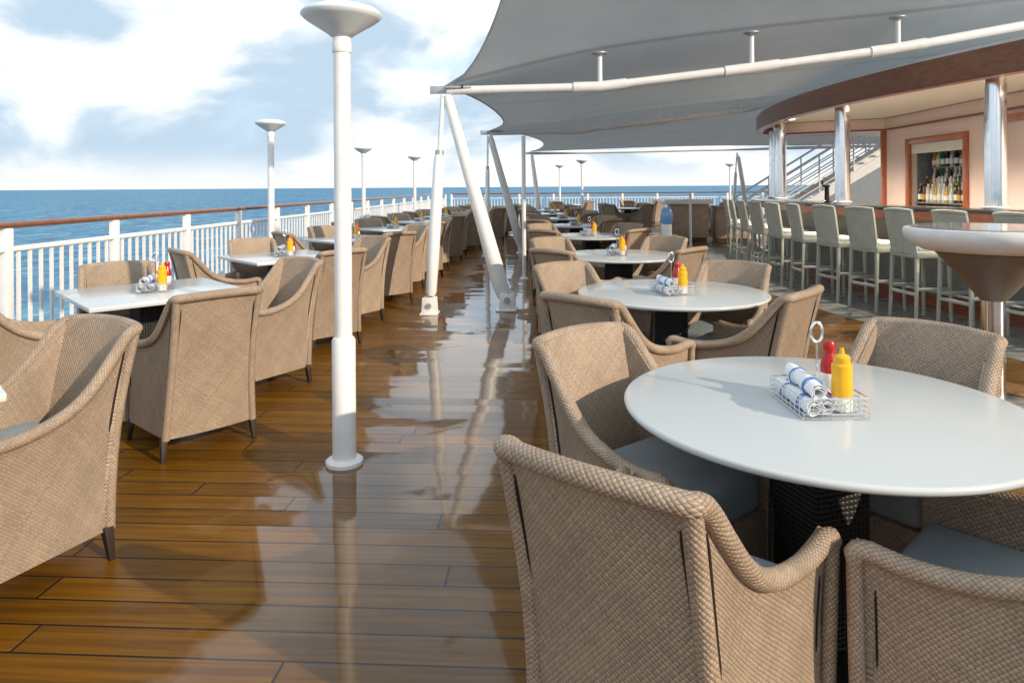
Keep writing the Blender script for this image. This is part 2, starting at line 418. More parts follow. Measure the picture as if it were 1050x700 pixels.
    def build(s, name, m, parent=None, bevel=0.0, sharp=40, seg=2):
        me = D.meshes.new(name)
        me.from_pydata(s.v, [], s.f)
        uvl = me.uv_layers.new(name='UVMap'); k = 0
        for fu in s.uv:
            for q in fu: uvl.data[k].uv = q; k += 1
        ms = m if isinstance(m, (list, tuple)) else [m]
        for a in ms: me.materials.append(MATS[a])
        for pl, i in zip(me.polygons, s.mi): pl.material_index = i
        bm = bmesh.new(); bm.from_mesh(me)
        bmesh.ops.recalc_face_normals(bm, faces=bm.faces)
        if bevel:
            es = [e for e in bm.edges if len(e.link_faces) == 2 and e.calc_face_angle(0) > 0.6]
            bmesh.ops.bevel(bm, geom=es, offset=bevel, segments=seg, profile=0.5, affect='EDGES', clamp_overlap=True)
        bm.to_mesh(me); bm.free()
        for pl in me.polygons: pl.use_smooth = True
        me.set_sharp_from_angle(angle=math.radians(sharp))
        ob = D.objects.new(name, me); COL.objects.link(ob)
        if parent: ob.parent = parent
        return ob

def tag(o, label, cat, group=None):
    o['label'] = label; o['category'] = cat
    if group: o['group'] = group
    return o
def thing(name, label, cat, loc=(0, 0, 0), rz=0.0, group=None):
    o = D.objects.new(name, None); COL.objects.link(o)
    o.location = loc; o.rotation_euler = (0, 0, rz); o.empty_display_size = 0.1
    return tag(o, label, cat, group)
def struct(o): o['kind'] = 'structure'; return o
def stuff(o): o['kind'] = 'stuff'; return o
KIDS = {}
def dup(root, loc, rz, label, group=None):
    if root not in KIDS: KIDS[root] = [(ch, list(ch.children)) for ch in root.children]
    r = root.copy(); COL.objects.link(r); r.location = loc; r.rotation_euler = (0, 0, rz)
    r['label'] = label
    if group: r['group'] = group
    for ch, subs in KIDS[root]:
        c = ch.copy(); COL.objects.link(c); c.parent = r
        for g in subs:
            d = g.copy(); COL.objects.link(d); d.parent = c
    return r
class Proto:
    """first placing uses the built thing itself, later ones copy it"""
    def __init__(s, make): s.make = make; s.o = None
    def put(s, loc, rz, label, group=None):
        if s.o is None:
            s.o = s.make(); o = s.o
            o.location = loc; o.rotation_euler = (0, 0, rz); o['label'] = label
            if group: o['group'] = group
            KIDS[o] = [(ch, list(ch.children)) for ch in o.children]
            return o
        return dup(s.o, loc, rz, label, group)

def catmull(kn, x):
    for i in range(len(kn) - 1):
        if x <= kn[i + 1][0] or i == len(kn) - 2:
            x0, y0 = kn[i]; x1, y1 = kn[i + 1]; h = x1 - x0
            m0 = (y1 - kn[i - 1][1]) / (x1 - kn[i - 1][0]) if i > 0 else (y1 - y0) / h
            m1 = (kn[i + 2][1] - y0) / (kn[i + 2][0] - x0) if i + 2 < len(kn) else (y1 - y0) / h
            t = (x - x0) / h
            return (2*t**3 - 3*t*t + 1)*y0 + (t**3 - 2*t*t + t)*h*m0 + (-2*t**3 + 3*t*t)*y1 + (t**3 - t*t)*h*m1
def chaikin(pts, it=2):
    pts = [Vector(q) for q in pts]
    for _ in range(it):
        o = [pts[0]]
        for a, b in zip(pts, pts[1:]): o += [a * 0.75 + b * 0.25, a * 0.25 + b * 0.75]
        pts = o + [pts[-1]]
    return pts

# ================================================================== SETTING
# sea
me = MB(); R = 60000.0; n = 64
me.v.append((0, 0, -17.0))
for k in range(n): me.v.append((R * math.cos(2 * PI * k / n), R * math.sin(2 * PI * k / n), -17.0))
for k in range(n): me.face((0, 1 + k, 1 + (k + 1) % n))
struct(me.build('sea', 'sea'))
# deck: a slab with its white edge
RX = -4.52                 # the side rail
STERN = 29.5
struct(MB().box((4.7, 11.5, -0.30), (19.0, 37.0, 0.30)).build('deck', 'deck'))
struct(MB().box((-4.90, 11.5, -0.36), (0.2, 37.0, 0.37)).build('deck_edge', 'hull_white'))
struct(MB().box((4.7, 30.1, -0.36), (19.4, 0.2, 0.37)).build('deck_edge', 'hull_white'))
struct(MB().box((4.7, 11.5, -17.5), (18.9, 36.9, 17.13)).build('ship_hull', 'hull_white'))

# ------------------------------------------------------------------ rails
def railing(label, p0, p1, posts, near_first=100):
    a = Vector((p0[0], p0[1], 0)); b = Vector((p1[0], p1[1], 0)); L = (b - a).length; d = (b - a) / L
    rz = math.atan2(d.y, d.x)
    t = thing('deck_railing', label, 'railing', (a.x, a.y, 0), rz)
    MB().tube([(0, 0, 1.125), (L, 0, 1.125)], 0.030, 12).build('handrail', 'rail_wood', t)
    MB().box((L / 2, 0, 0.905), (L, 0.055, 0.04)).build('mid_rail', 'white_paint', t, 0.006)
    MB().box((L / 2, 0, 0.075), (L, 0.05, 0.035)).build('bottom_rail', 'white_paint', t, 0.006)
    n = max(2, int(round(L / posts)) + 1); bx = []
    for i in range(n):
        x = L * i / (n - 1)
        MB().box((x, 0, 0.0), (0.08, 0.07, 1.10)).build('post', 'white_paint', t, 0.008)
        if i < n - 1:
            nb = 11
            for k in range(1, nb): bx.append(x + (L / (n - 1)) * k / nb)
    proto = None
    for x in bx[:near_first]:
        if proto is None:
            proto = MB().box((0, 0, 0.11), (0.029, 0.020, 0.795)).build('baluster', 'white_paint', t); o = proto
        else:
            o = proto.copy(); COL.objects.link(o)
        o.location = (x, 0, 0)
    rest = MB()
    for x in bx[near_first:]: rest.box((x, 0, 0.11), (0.029, 0.020, 0.795))
    if rest.v: stuff(rest.build('balusters', 'white_paint', t))
railing('long white side railing with brown wooden handrail along the sea', (RX, 1.2), (RX, STERN), 1.43)
railing('white stern railing crossing behind the farthest tables', (RX + 0.25, STERN + 0.1), (13.5, STERN + 0.1), 1.5, 60)

# ------------------------------------------------------------------ canopy
TIPS = [(-1.05, 1.4), (-1.22, 7.82), (-1.27, 14.07), (-0.61, 22.0)]
RIDGE = [(-2, 2.2), (0, 2.565), (0.9, 2.77), (1.8, 2.95), (3.5, 3.15), (5.1, 3.29), (7.0, 3.48), (10, 3.85), (14, 4.2)]
BEAM = [(0, 2.53), (1.8, 2.55), (3.5, 2.735), (5.1, 2.93), (6.4, 3.15), (9.5, 3.62)]
def tipx(y):
    for (x0, y0), (x1, y1) in zip(TIPS, TIPS[1:]):
        if y <= y1 or y1 == 22.0: return x0 + (x1 - x0) * (y - y0) / (y1 - y0)
def bayfrac(y):
    for i, ((x0, y0), (x1, y1)) in enumerate(zip(TIPS, TIPS[1:])):
        if y <= y1 or i == 2: return i, min(1.0, (y - y0) / (y1 - y0))
def flat(y): return max(0.0, min(1.0, (y - 14.07) / 7.93)) ** 1.6
def lin(kn, x):
    for (a, b), (c, d) in zip(kn, kn[1:]):
        if x <= c: return b + (d - b) * (x - a) / (c - a)
    return kn[-1][1]
def canopy_z(x, y):
    i, f = bayfrac(y); d = x - tipx(y)
    sag = (0.38, 0.38, 0.18)[i] * math.sin(PI * f) ** 0.8 * min(1.0, max(0.0, (d + 0.2)) / 1.6)
    if i == 0: return catmull(RIDGE, d) + 0.74 * (7.82 - y)  # unseen near bay, shaped to rise so the sun reaches the beam
    z = catmull(RIDGE, d) - sag
    return z + (2.56 + 0.012 * max(0, d) - z) * flat(y)
rows = []
ys = [4.8 + (7.82 - 4.8) * (i / 18) ** 0.6 for i in range(18)] + [7.82 + 6.25 * i / 16 for i in range(16)] + [14.07 + 7.93 * i / 18 for i in range(19)]
for y in ys:
    i, f = bayfrac(y)
    x0 = tipx(y) + (1.15, 0.50, 0.75)[i] * math.sin(PI * f) ** (0.5, 0.75, 0.75)[i]
    row = []
    for k in range(33):
        u = (k / 32) ** 1.3; x = x0 + (11.0 - x0) * u
        yy = y - (0.35 * math.sin(PI * min(1, (x - x0) / 8.5)) if y > 21.99 else 0.0)
        row.append((x, yy, canopy_z(x, yy)))
    rows.append(row)
can = thing('canopy', 'large grey tensioned fabric canopy stretched over the deck tables', 'canopy')
MB().skin(rows).build('fabric', 'canopy_fabric', can, sharp=60)
MB().tube([(q[0][0], q[0][1], q[0][2]) for q in rows], 0.012, 6).build('edge_cable', 'grey_metal', can)
MB().tube(rows[-1], 0.012, 6).build('edge_cable', 'grey_metal', can)

beam_words = ['nearest', 'second', 'last']
for bi, (tx, ty) in enumerate(TIPS[1:]):
    fl = flat(ty)
    bz = lambda d: lin(BEAM, d) + ((2.485 + 0.012 * d) - lin(BEAM, d)) * fl
    t = thing('canopy_beam', {0: 'nearest white canopy beam with three upright struts, crossing above the tables',
                              1: 'second white canopy beam, partly seen below the nearest one',
                              2: 'last canopy beam along the far edge of the fabric'}[bi], 'beam', (tx, ty, 0), 0, 'beams under the canopy')
    pts = [(d, 0, bz(d)) for d in (0.05, 0.9, 1.8, 2.7, 3.5, 4.3, 5.1, 5.8, 6.4, 8.0, 9.5, 11.0)]
    MB().tube(pts, 0.050, 12).build('beam', 'white_paint', t)
    for d in (1.8, 3.5, 5.1, 6.9):
        z0 = bz(d); z1 = canopy_z(tx + d, ty) - 0.012
        if z1 - z0 < 0.1: continue
        MB().tube([(d - 0.30, 0, bz(d - 0.30)), (d, 0, z0), (d + 0.30, 0, bz(d + 0.3))], 0.062, 12).build('sleeve', 'white_paint', t)
        st = MB().tube([(d, 0, z0), (d, 0, z1 - 0.02)], 0.028, 10).build('strut', 'white_paint', t)
        MB().lathe([(0.02, z1 - 0.07), (0.035, z1 - 0.03), (0.085, z1 - 0.012), (0.085, z1)], 16, (d, 0, 0)).build('strut_plate', 'grey_metal', st)
    m = MB(); m.box((0.02, 0, bz(0) - 0.035), (0.34, 0.02, 0.09)); m.box((0.18, 0.0, bz(0) + 0.02), (0.30, 0.14, 0.02), 0.1)
    m.build('tip_plate', 'grey_metal', t, 0.003)
    for k in range(3):
        MB().tube([(0.05 + k * 0.09, -0.07, bz(0) + 0.03), (0.05 + k * 0.09, 0.07, bz(0) + 0.05)], 0.014, 8).build('bolt', 'dark_wood', t)

def mast(label, base, top, r0=0.096, r1=0.060):
    t = thing('canopy_mast', label, 'mast', (base[0], base[1], 0), 0, 'slanting masts holding the canopy')
    d = Vector((top[0] - base[0], top[1] - base[1], top[2]))
    MB().tube([d * 0.06, d * 0.12, d * 0.5, d * 0.95, d * 0.99], [r0 * 0.75, r0, (r0 + r1) / 2, r1, r1 * 0.8], 18).build('pole', 'white_paint', t)
    m = MB(); m.box((-0.01, 0.0, 0.0), (0.24, 0.24, 0.02)); m.box((0, -0.085, 0.02), (0.16, 0.02, 0.18), taper=1.15); m.box((0, 0.085, 0.02), (0.16, 0.02, 0.18), taper=1.15)
    m.build('foot_bracket', 'white_paint', t, 0.004)
    MB().tube([(0, -0.12, 0.13), (0, 0.12, 0.13)], 0.035, 12).build('pin', 'grey_metal', t)
    return t
def pt(X, Y, z): return (*S(X, Y), z)
mast('nearest slanting white mast with bolted foot in the wet walkway', pt(-0.06, 7.86, 0), (TIPS[1][0] + 0.04, TIPS[1][1], 2.50))
mast('second slanting white mast behind the nearest one', pt(0.22, 14.6, 0), (TIPS[2][0] + 0.04, TIPS[2][1], 2.50))
mast('third slanting white mast near the stern beside the far round tables', pt(0.95, 22.0, 0), (TIPS[3][0] + 0.04, TIPS[3][1], 2.47))
mast('slanting white mast at the far right end of the canopy edge', pt(7.72, 22.2, 0), pt(7.28, 22.0, 2.50), 0.09, 0.06)

def tie(label, base, top, r, bracket=True):
    t = thing('tie_post', label, 'post', (base[0], base[1], 0), 0, 'upright posts under the canopy edge')
    d = Vector((top[0] - base[0], top[1] - base[1], top[2]))
    at = lambda z: (d.x * z / d.z, d.y * z / d.z, z)
    if bracket:
        MB().tube([at(0.20), at(0.24), at(0.6), at(1.75), at(1.80)], [r * 0.7, r, r * 1.1, r, r * 0.7], 16).build('pole', 'white_paint', t)
        MB().tube([at(1.82), at(2.48)], r * 0.45, 10).build('rod', 'white_paint', t)
        m = MB(); m.box((0, 0, 0), (0.20, 0.20, 0.02)); m.box((0, -0.05, 0.02), (0.15, 0.025, 0.17), taper=1.15); m.box((0, 0.05, 0.02), (0.15, 0.025, 0.17), taper=1.15)
        m.build('foot_bracket', 'white_paint', t, 0.004)
        MB().tube([(0, -0.08, 0.10), (0, 0.08, 0.10)], 0.030, 12).build('pin', 'grey_metal', t)
        MB().tube([at(1.76), at(1.84)], r * 0.8, 12).build('collar', 'grey_metal', t)
    else:
        MB().tube([at(0.0), at(top[2])], r, 14).build('pole', 'white_paint', t)
        MB().lathe([(r * 2, 0), (r * 2, 0.015), (r, 0.03)], 16).build('foot_plate', 'white_paint', t)
tie('upright white post with bracket foot left of the nearest slanting mast', pt(-0.93, 7.65, 0), (TIPS[1][0], TIPS[1][1], 2.50), 0.062)
tie('thin upright white post below the second canopy corner', pt(-0.52, 13.9, 0), (TIPS[2][0], TIPS[2][1], 2.49), 0.045)
tie('slim white pole standing at the right edge of the wet walkway', pt(0.18, 10.5, 0), pt(0.18, 10.5, 2.2), 0.032, False)
tie('upright white post under the far right canopy corner', pt(7.1, 22.0, 0), pt(7.25, 22.0, 2.48), 0.05)
tie('thin white post in front of the far service counter', pt(4.10, 15.7, 0), pt(4.10, 15.7, 1.25), 0.03, False)

# ------------------------------------------------------------------ deck lamps
def make_lamp():
    t = thing('deck_lamp', '', 'lamp')
    MB().lathe([(0.095, 0.0), (0.095, 0.018), (0.085, 0.026), (0.062, 0.03)], 28).build('base_flange', 'white_paint', t)
    MB().lathe([(0.060, 0.02), (0.060, 0.635), (0.052, 0.65), (0.0, 0.65)], 24).build('sleeve', 'white_paint', t)
    MB().lathe([(0.044, 0.64), (0.044, 2.13), (0.0, 2.13)], 24).build('pole', 'white_paint', t)
    MB().lathe([(0.048, 2.115), (0.050, 2.12), (0.050, 2.165), (0.046, 2.17), (0.046, 2.20), (0.0, 2.2)], 24).build('collar', 'white_paint', t)
    MB().lathe([(0.05, 2.195), (0.075, 2.215), (0.185, 2.285), (0.207, 2.305), (0.205, 2.315), (0.185, 2.335), (0.12, 2.357), (0.0, 2.365)], 40).build('shade', 'lamp_shade', t, sharp=60)
    return t
LAMP = Proto(make_lamp)
for X, Y, lab in ((-0.873, 3.52, 'tall white deck lamp with flared shade, standing nearest in the walkway'),
                  (-3.30, 9.35, 'white deck lamp at the side railing, nearest one there'),
                  (-3.37, 15.5, 'white deck lamp at the side railing, second one along it'),
                  (-2.85, 20.0, 'white deck lamp at the side railing, farthest one along it'),
                  (2.42, 23.6, 'white deck lamp seen under the canopy, the larger far one'),
                  (2.03, 29.0, 'small white deck lamp at the stern railing, left of the larger far one'),
                  (9.2, 28.8, 'small white deck lamp at the stern right of the far right mast')):
    LAMP.put(pt(X, Y, 0), 0, lab, 'white deck lamps')

# ------------------------------------------------------------------ bar
BC = S(17.3, 10.0)
def bar_pt(Rr, Yc):             # point on the bar's arc of radius Rr, Yc metres ahead
    return S(17.3 - math.sqrt(Rr * Rr - (Yc - 10.0) ** 2), Yc)
def arc_poly(Ro, Ri, y0, y1, n=36):
    return [bar_pt(Ro, y0 + (y1 - y0) * i / n) for i in range(n + 1)] + [bar_pt(Ri, y1 + (y0 - y1) * i / n) for i in range(n + 1)]
# pale tiled floor round the bar
struct(MB().prism(arc_poly(14.0, 9.5, 2.0, 15.5), -0.2, 0.004).build('tiled_floor', 'tile'))

bar = thing('bar_counter', 'long curved bar counter with dark top and red wood edge behind the stools', 'bar counter')
MB().prism(arc_poly(13.06, 12.35, 4.0, 14.0), 1.115, 1.150).build('counter_top', 'counter_dark', bar, 0.006)
MB().prism(arc_poly(13.03, 12.40, 4.02, 13.97), 1.02, 1.114).build('edge_trim', 'red_wood', bar)
MB().prism(arc_poly(12.72, 12.5, 4.05, 13.9), 0.22, 1.02).build('front_panel', 'bar_front', bar)
MB().prism(arc_poly(12.75, 12.48, 4.05, 13.92), 0.0, 0.22).build('kick_panel', 'red_wood', bar)
MB().tube([(*bar_pt(12.95, 4.1 + 9.7 * i / 30), 0.24) for i in range(31)], 0.025, 10).build('foot_rail', 'chrome', bar)

# roof over the bar
def roof_outline(Ro, yend, rc):
    pts = [bar_pt(Ro, 3.0 + (yend - 3.0) * i / 40) for i in range(41)]
    x, y = pts[-1]; a = Vector(pts[-1]) - Vector(pts[-2]); a.normalize()
    cx, cy = x + a.y * rc, y - a.x * rc
    a0 = math.atan2(y - cy, x - cx)
    for k in range(1, 15): 
        an = a0 - (a0 - PI / 2) * k / 14
        pts.append((cx + rc * math.cos(an), cy + rc * math.sin(an)))
    pts.append((8.9, pts[-1][1])); return pts
roof = thing('bar_roof', 'curved flat bar roof with broad brown wooden edge band', 'bar roof')
ro = roof_outline(12.92, 14.0, 1.3); ri = roof_outline(12.80, 14.0, 1.18)
MB().prism(ro + ri[::-1], 2.50, 2.79).build('fascia', 'fascia_wood', roof, sharp=30)
ro2 = roof_outline(12.935, 14.0, 1.315)
MB().prism(ro2 + ri[::-1], 2.488, 2.499).build('fascia_trim', 'red_wood', roof)
MB().prism(ri + [(8.9, 3.0)], 2.62, 2.66).build('soffit', 'soffit', roof)
MB().prism(roof_outline(12.88, 14.0, 1.26) + [(8.9, 3.0)], 2.792, 2.83).build('roof_deck', 'hull_white', roof)
for Yc in (5.4, 6.8, 8.2, 9.6, 11.0, 12.4):
    x, y = bar_pt(12.45, Yc)
    MB().lathe([(0.055, 2.600), (0.06, 2.605), (0.06, 2.619)], 18, (x, y, 0)).build('downlight', 'lit_lens', roof)
    sp = D.objects.new('downlight_lamp', D.lights.new('downlight_lamp', 'SPOT')); COL.objects.link(sp)
    sp.data.energy = 360; sp.data.spot_size = math.radians(140); sp.data.spot_blend = 0.8; sp.data.shadow_soft_size = 0.06; sp.data.color = (1.0, 0.86, 0.70)
    sp.location = (x, y, 2.59); sp.parent = roof
# bulkhead under the roof, pink-beige between red lines
bk0 = S(6.8, 12.45); bk1 = S(5.35, 13.15)
WX = bk0[0]
inn = [(WX, 3.0), bk0] + [tuple(q) for q in chaikin([(bk0[0] - 0.01, bk0[1]), (*bk1,), (bk1[0] - 0.05, bk1[1] + 0.35), (bk1[0] + 0.5, bk1[1] + 0.75)], 3)] + [(8.8, bk1[1] + 0.75), (8.8, 3.0)]
MB().prism([q[:2] for q in inn], 2.425, 2.612).build('bulkhead', 'bar_wall', roof, sharp=30)
def outset(poly, k):
    c = (7.6, 9.0); return [(c[0] + (q[0] - c[0]) * (1 + k / abs(q[0] - c[0] + 1e-6)) if abs(q[0] - c[0]) > 0.3 else q[0], q[1] - (0.02 if q[1] < 13 and q[1] > 4 and q[0] < WX - 0.1 else 0)) for q in poly]
inn2 = outset([q[:2] for q in inn], 0.02)
MB().prism(inn2, 2.395, 2.424).build('bulkhead_trim', 'red_wood', roof)
MB().prism(inn2, 2.613, 2.6195).build('bulkhead_trim', 'red_wood', roof)

# columns standing on the bar
def make_column():
    t = thing('bar_column', '', 'column')
    MB().lathe([(0.10, 0), (0.10, 1.40), (0.0, 1.40)], 28).build('shaft', 'chrome', t)
    MB().lathe([(0.125, 0), (0.125, 0.02), (0.102, 0.03)], 28).build('base_ring', 'grey_metal', t)
    return t
COLM = Proto(make_column)
for Rr, Yc, lab in ((12.56, 7.15, 'shiny round steel bar column at the right end, nearest one'),
                    (12.58, 9.75, 'shiny round steel bar column in front of the stairs'),
                    (12.58, 12.75, 'shiny round steel bar column, front one of the far pair'),
                    (12.60, 13.55, 'shiny round steel bar column, rear one of the far pair')):
    COLM.put((*bar_pt(Rr, Yc), 1.152), 0, lab, 'steel columns on the bar')

x, y = bar_pt(12.62, 10.15)
t = thing('tap_tower', 'dark beer tap tower on the bar beside the middle steel column', 'beer tap', (x, y, 1.152))
MB().lathe([(0.07, 0), (0.07, 0.012), (0.035, 0.03), (0.032, 0.22), (0.04, 0.23), (0.04, 0.26), (0.0, 0.27)], 20).build('tower', 'counter_dark', t)
MB().tube([(-0.03, 0, 0.21), (-0.10, 0, 0.21), (-0.115, 0, 0.17)], 0.012, 8).build('spout', 'chrome', t)
MB().tube([(-0.05, 0, 0.22), (-0.07, 0, 0.33)], [0.008, 0.016], 8).build('handle', 'dark_wood', t)
# bar back wall with framed openings
wall = thing('bar_back_wall', 'pink beige wall behind the bar with a wood framed bottle niche', 'wall')
y_hi = bk0[1] - 0.03
o1a, o1b = S(6.8, 10.05)[1], S(6.8, 11.62)[1]          # niche
o2a, o2b = S(6.8, 7.9)[1], S(6.8, 9.33)[1]             # second opening
ZT = 2.09
m = MB()
for a, b, z0, z1 in ((o1b, y_hi, 0, 2.394), (o2b, o1a, 0, 2.394), (3.0, o2a, 0, 2.394), (o1a, o1b, ZT, 2.394), (o2a, o2b, 2.25, 2.394), (o1a, o1b, 0, 0.95)):
    m.box((WX + 0.08, (a + b) / 2, z0), (0.12, b - a, z1 - z0))
m.build('wall', 'bar_wall', wall)
MB().box((WX + 0.06, y_hi + 0.045, 0), (0.22, 0.085, 2.39)).build('corner_post', 'red_wood_upright', wall, 0.005)
def frame(a, b, z0, z1, wd):
    f = MB()
    f.box((WX + 0.01, a - wd / 2 + 0.02, z0), (0.06, wd, z1 - z0 + wd)); f.box((WX + 0.01, b + wd / 2 - 0.02, z0), (0.06, wd, z1 - z0 + wd))
    f.box((WX + 0.012, (a + b) / 2, z1), (0.055, b - a - 0.04, wd)); return f
frame(o1a, o1b, 0.95, ZT, 0.10).build('niche_frame', 'red_wood_upright', wall, 0.006)
frame(o2a, o2b, 0.0, 2.25, 0.09).build('door_frame', 'red_wood_upright', wall, 0.006)
MB().box((WX + 0.09, (o2a + o2b) / 2, 0), (0.05, o2b - o2a - 0.05, 2.24)).build('door_panel', 'bar_wall', wall)
MB().box((WX + 0.05, (o1a + o1b) / 2, ZT - 0.16), (0.03, o1b - o1a - 0.05, 0.158)).build('shutter_box', 'soffit', wall)
# niche with shelves
sh = thing('bottle_shelf', 'stepped grey bottle shelf inside the wood framed niche', 'shelf', (WX + 0.14, (o1a + o1b) / 2, 0))
LW = o1b - o1a
MB().box((0.29, 0, 0.95), (0.02, LW, 1.2)).build('back_panel', 'shelf_grey', sh)
for s_ in (-1, 1): MB().box((0.12, s_ * (LW / 2 + 0.012), 0.95), (0.32, 0.02, 1.2)).build('side_panel', 'shelf_grey', sh)
steps = ((0.0, 1.12), (0.11, 1.24), (0.22, 1.38), (0.22, 1.70))
for xx, zz_ in steps:
    MB().box((xx, 0, zz_ - 0.02), (0.11, LW - 0.02, 0.02)).build('shelf', 'shelf_grey', sh)
MB().box((0.11, 0, 0.95), (0.33, LW - 0.02, 0.03)).build('shelf', 'shelf_grey', sh)
def make_bottle(mt, wd, h):
    def f():
        t = thing('bottle', '', 'bottle')
        r = wd
        MB().lathe([(r * 0.92, 0), (r, 0.008), (r, h * 0.55), (r * 0.8, h * 0.64), (r * 0.36, h * 0.74), (r * 0.34, h * 0.93), (0, h * 0.93)], 14).build('glass', mt, t)
        MB().lathe([(r * 0.42, h * 0.90), (r * 0.42, h), (0, h)], 12).build('stopper', random.choice(['bottle_dark', 'bottle_gold', 'plate_white']), t)
        MB().lathe([(r * 1.015, h * 0.14), (r * 1.02, h * 0.15), (r * 1.02, h * 0.42), (r * 1.015, h * 0.43)], 14).build('paper_label', random.choice(['plate_white', 'bottle_gold', 'mustard_label']), t)
        return t
    return Proto(f)
BOT = {'green': make_bottle('bottle_green', 0.042, 0.30), 'amber': make_bottle('bottle_amber', 0.040, 0.29), 'clear': make_bottle('bottle_clear', 0.040, 0.30),
       'dark': make_bottle('bottle_dark', 0.042, 0.31), 'gold': make_bottle('bottle_gold', 0.044, 0.26)}
words = {'green': 'green glass', 'amber': 'amber glass', 'clear': 'clear glass', 'dark': 'dark glass', 'gold': 'golden'}
rown = ['lowest front', 'second', 'third', 'top']
for si, (xx, zz_) in enumerate(steps):
    nb = (13, 13, 12, 11)[si]
    for k in range(nb):
        kind = random.choice(['amber', 'clear', 'clear', 'dark', 'gold', 'green', 'clear'])
        if si == 0 and k < 2: kind = 'green'
        yy = -LW / 2 + 0.12 + (LW - 0.24) * k / (nb - 1)
        BOT[kind].put((WX + 0.14 + xx, (o1a + o1b) / 2 + yy + random.uniform(-0.02, 0.02), zz_), random.uniform(0, 6), '%s bottle on the %s row of the bar niche' % (words[kind], rown[si]), '%s bottles on the %s row of the niche' % (words[kind], rown[si]))

# staircase beyond the bar
s0 = Vector(S(5.9, 18.0)); s1 = Vector(S(10.6, 18.0)); dd = s1 - s0
stt = thing('staircase', 'white outdoor staircase with rails rising behind the bar', 'staircase', (s0.x, s0.y, 0), math.atan2(dd.y, dd.x))
RUN, RISE = 4.7, 2.85
for yy in (-0.55, 0.55):
    m = MB(); P = [(0, 0.05), (0.35, 0.05), (RUN, RISE - 0.30), (RUN, RISE)]
    b = len(m.v)
    for off in (-0.02, 0.02):
        for q in P: m.v.append((q[0], yy + off, q[1]))
    m.face((3, 2, 1, 0)); m.face((4, 5, 6, 7))
    for i in range(4): m.face((i, (i + 1) % 4, 4 + (i + 1) % 4, 4 + i))
    m.build('stringer', 'white_paint', stt)
    for hh, rr in ((0.98, 0.028), (0.76, 0.016), (0.56, 0.016), (0.36, 0.016), (0.18, 0.016)):
        MB().tube([(0.15, yy, 0.1 + hh), (RUN, yy, RISE + hh)], rr, 8).build('handrail', 'white_paint', stt)
    for k in range(6):
        x = 0.2 + k * 0.88; z = 0.05 + x / RUN * (RISE - 0.05)
        MB().tube([(x, yy, z), (x, yy, z + 0.98)], 0.02, 8).build('stanchion', 'white_paint', stt)
for k in range(15):
    x = 0.25 + k * 0.30; z = x / RUN * RISE - 0.02
    MB().box((x, 0, z), (0.28, 1.06, 0.035)).build('tread', 'white_paint', stt)
uw = MB(); Pw = [(2.7, 0.0), (RUN + 1.0, 0.0), (RUN + 1.0, RISE - 0.1), (RUN, RISE - 0.5), (2.7, 1.15)]
for off in (0.62, 0.72):
    for q in Pw: uw.v.append((q[0], off, q[1]))
uw.face((4, 3, 2, 1, 0)); uw.face((5, 6, 7, 8, 9))
for i in range(5): uw.face((i, (i + 1) % 5, 5 + (i + 1) % 5, 5 + i))
uw.build('under_stair_wall', 'stair_grey', stt)

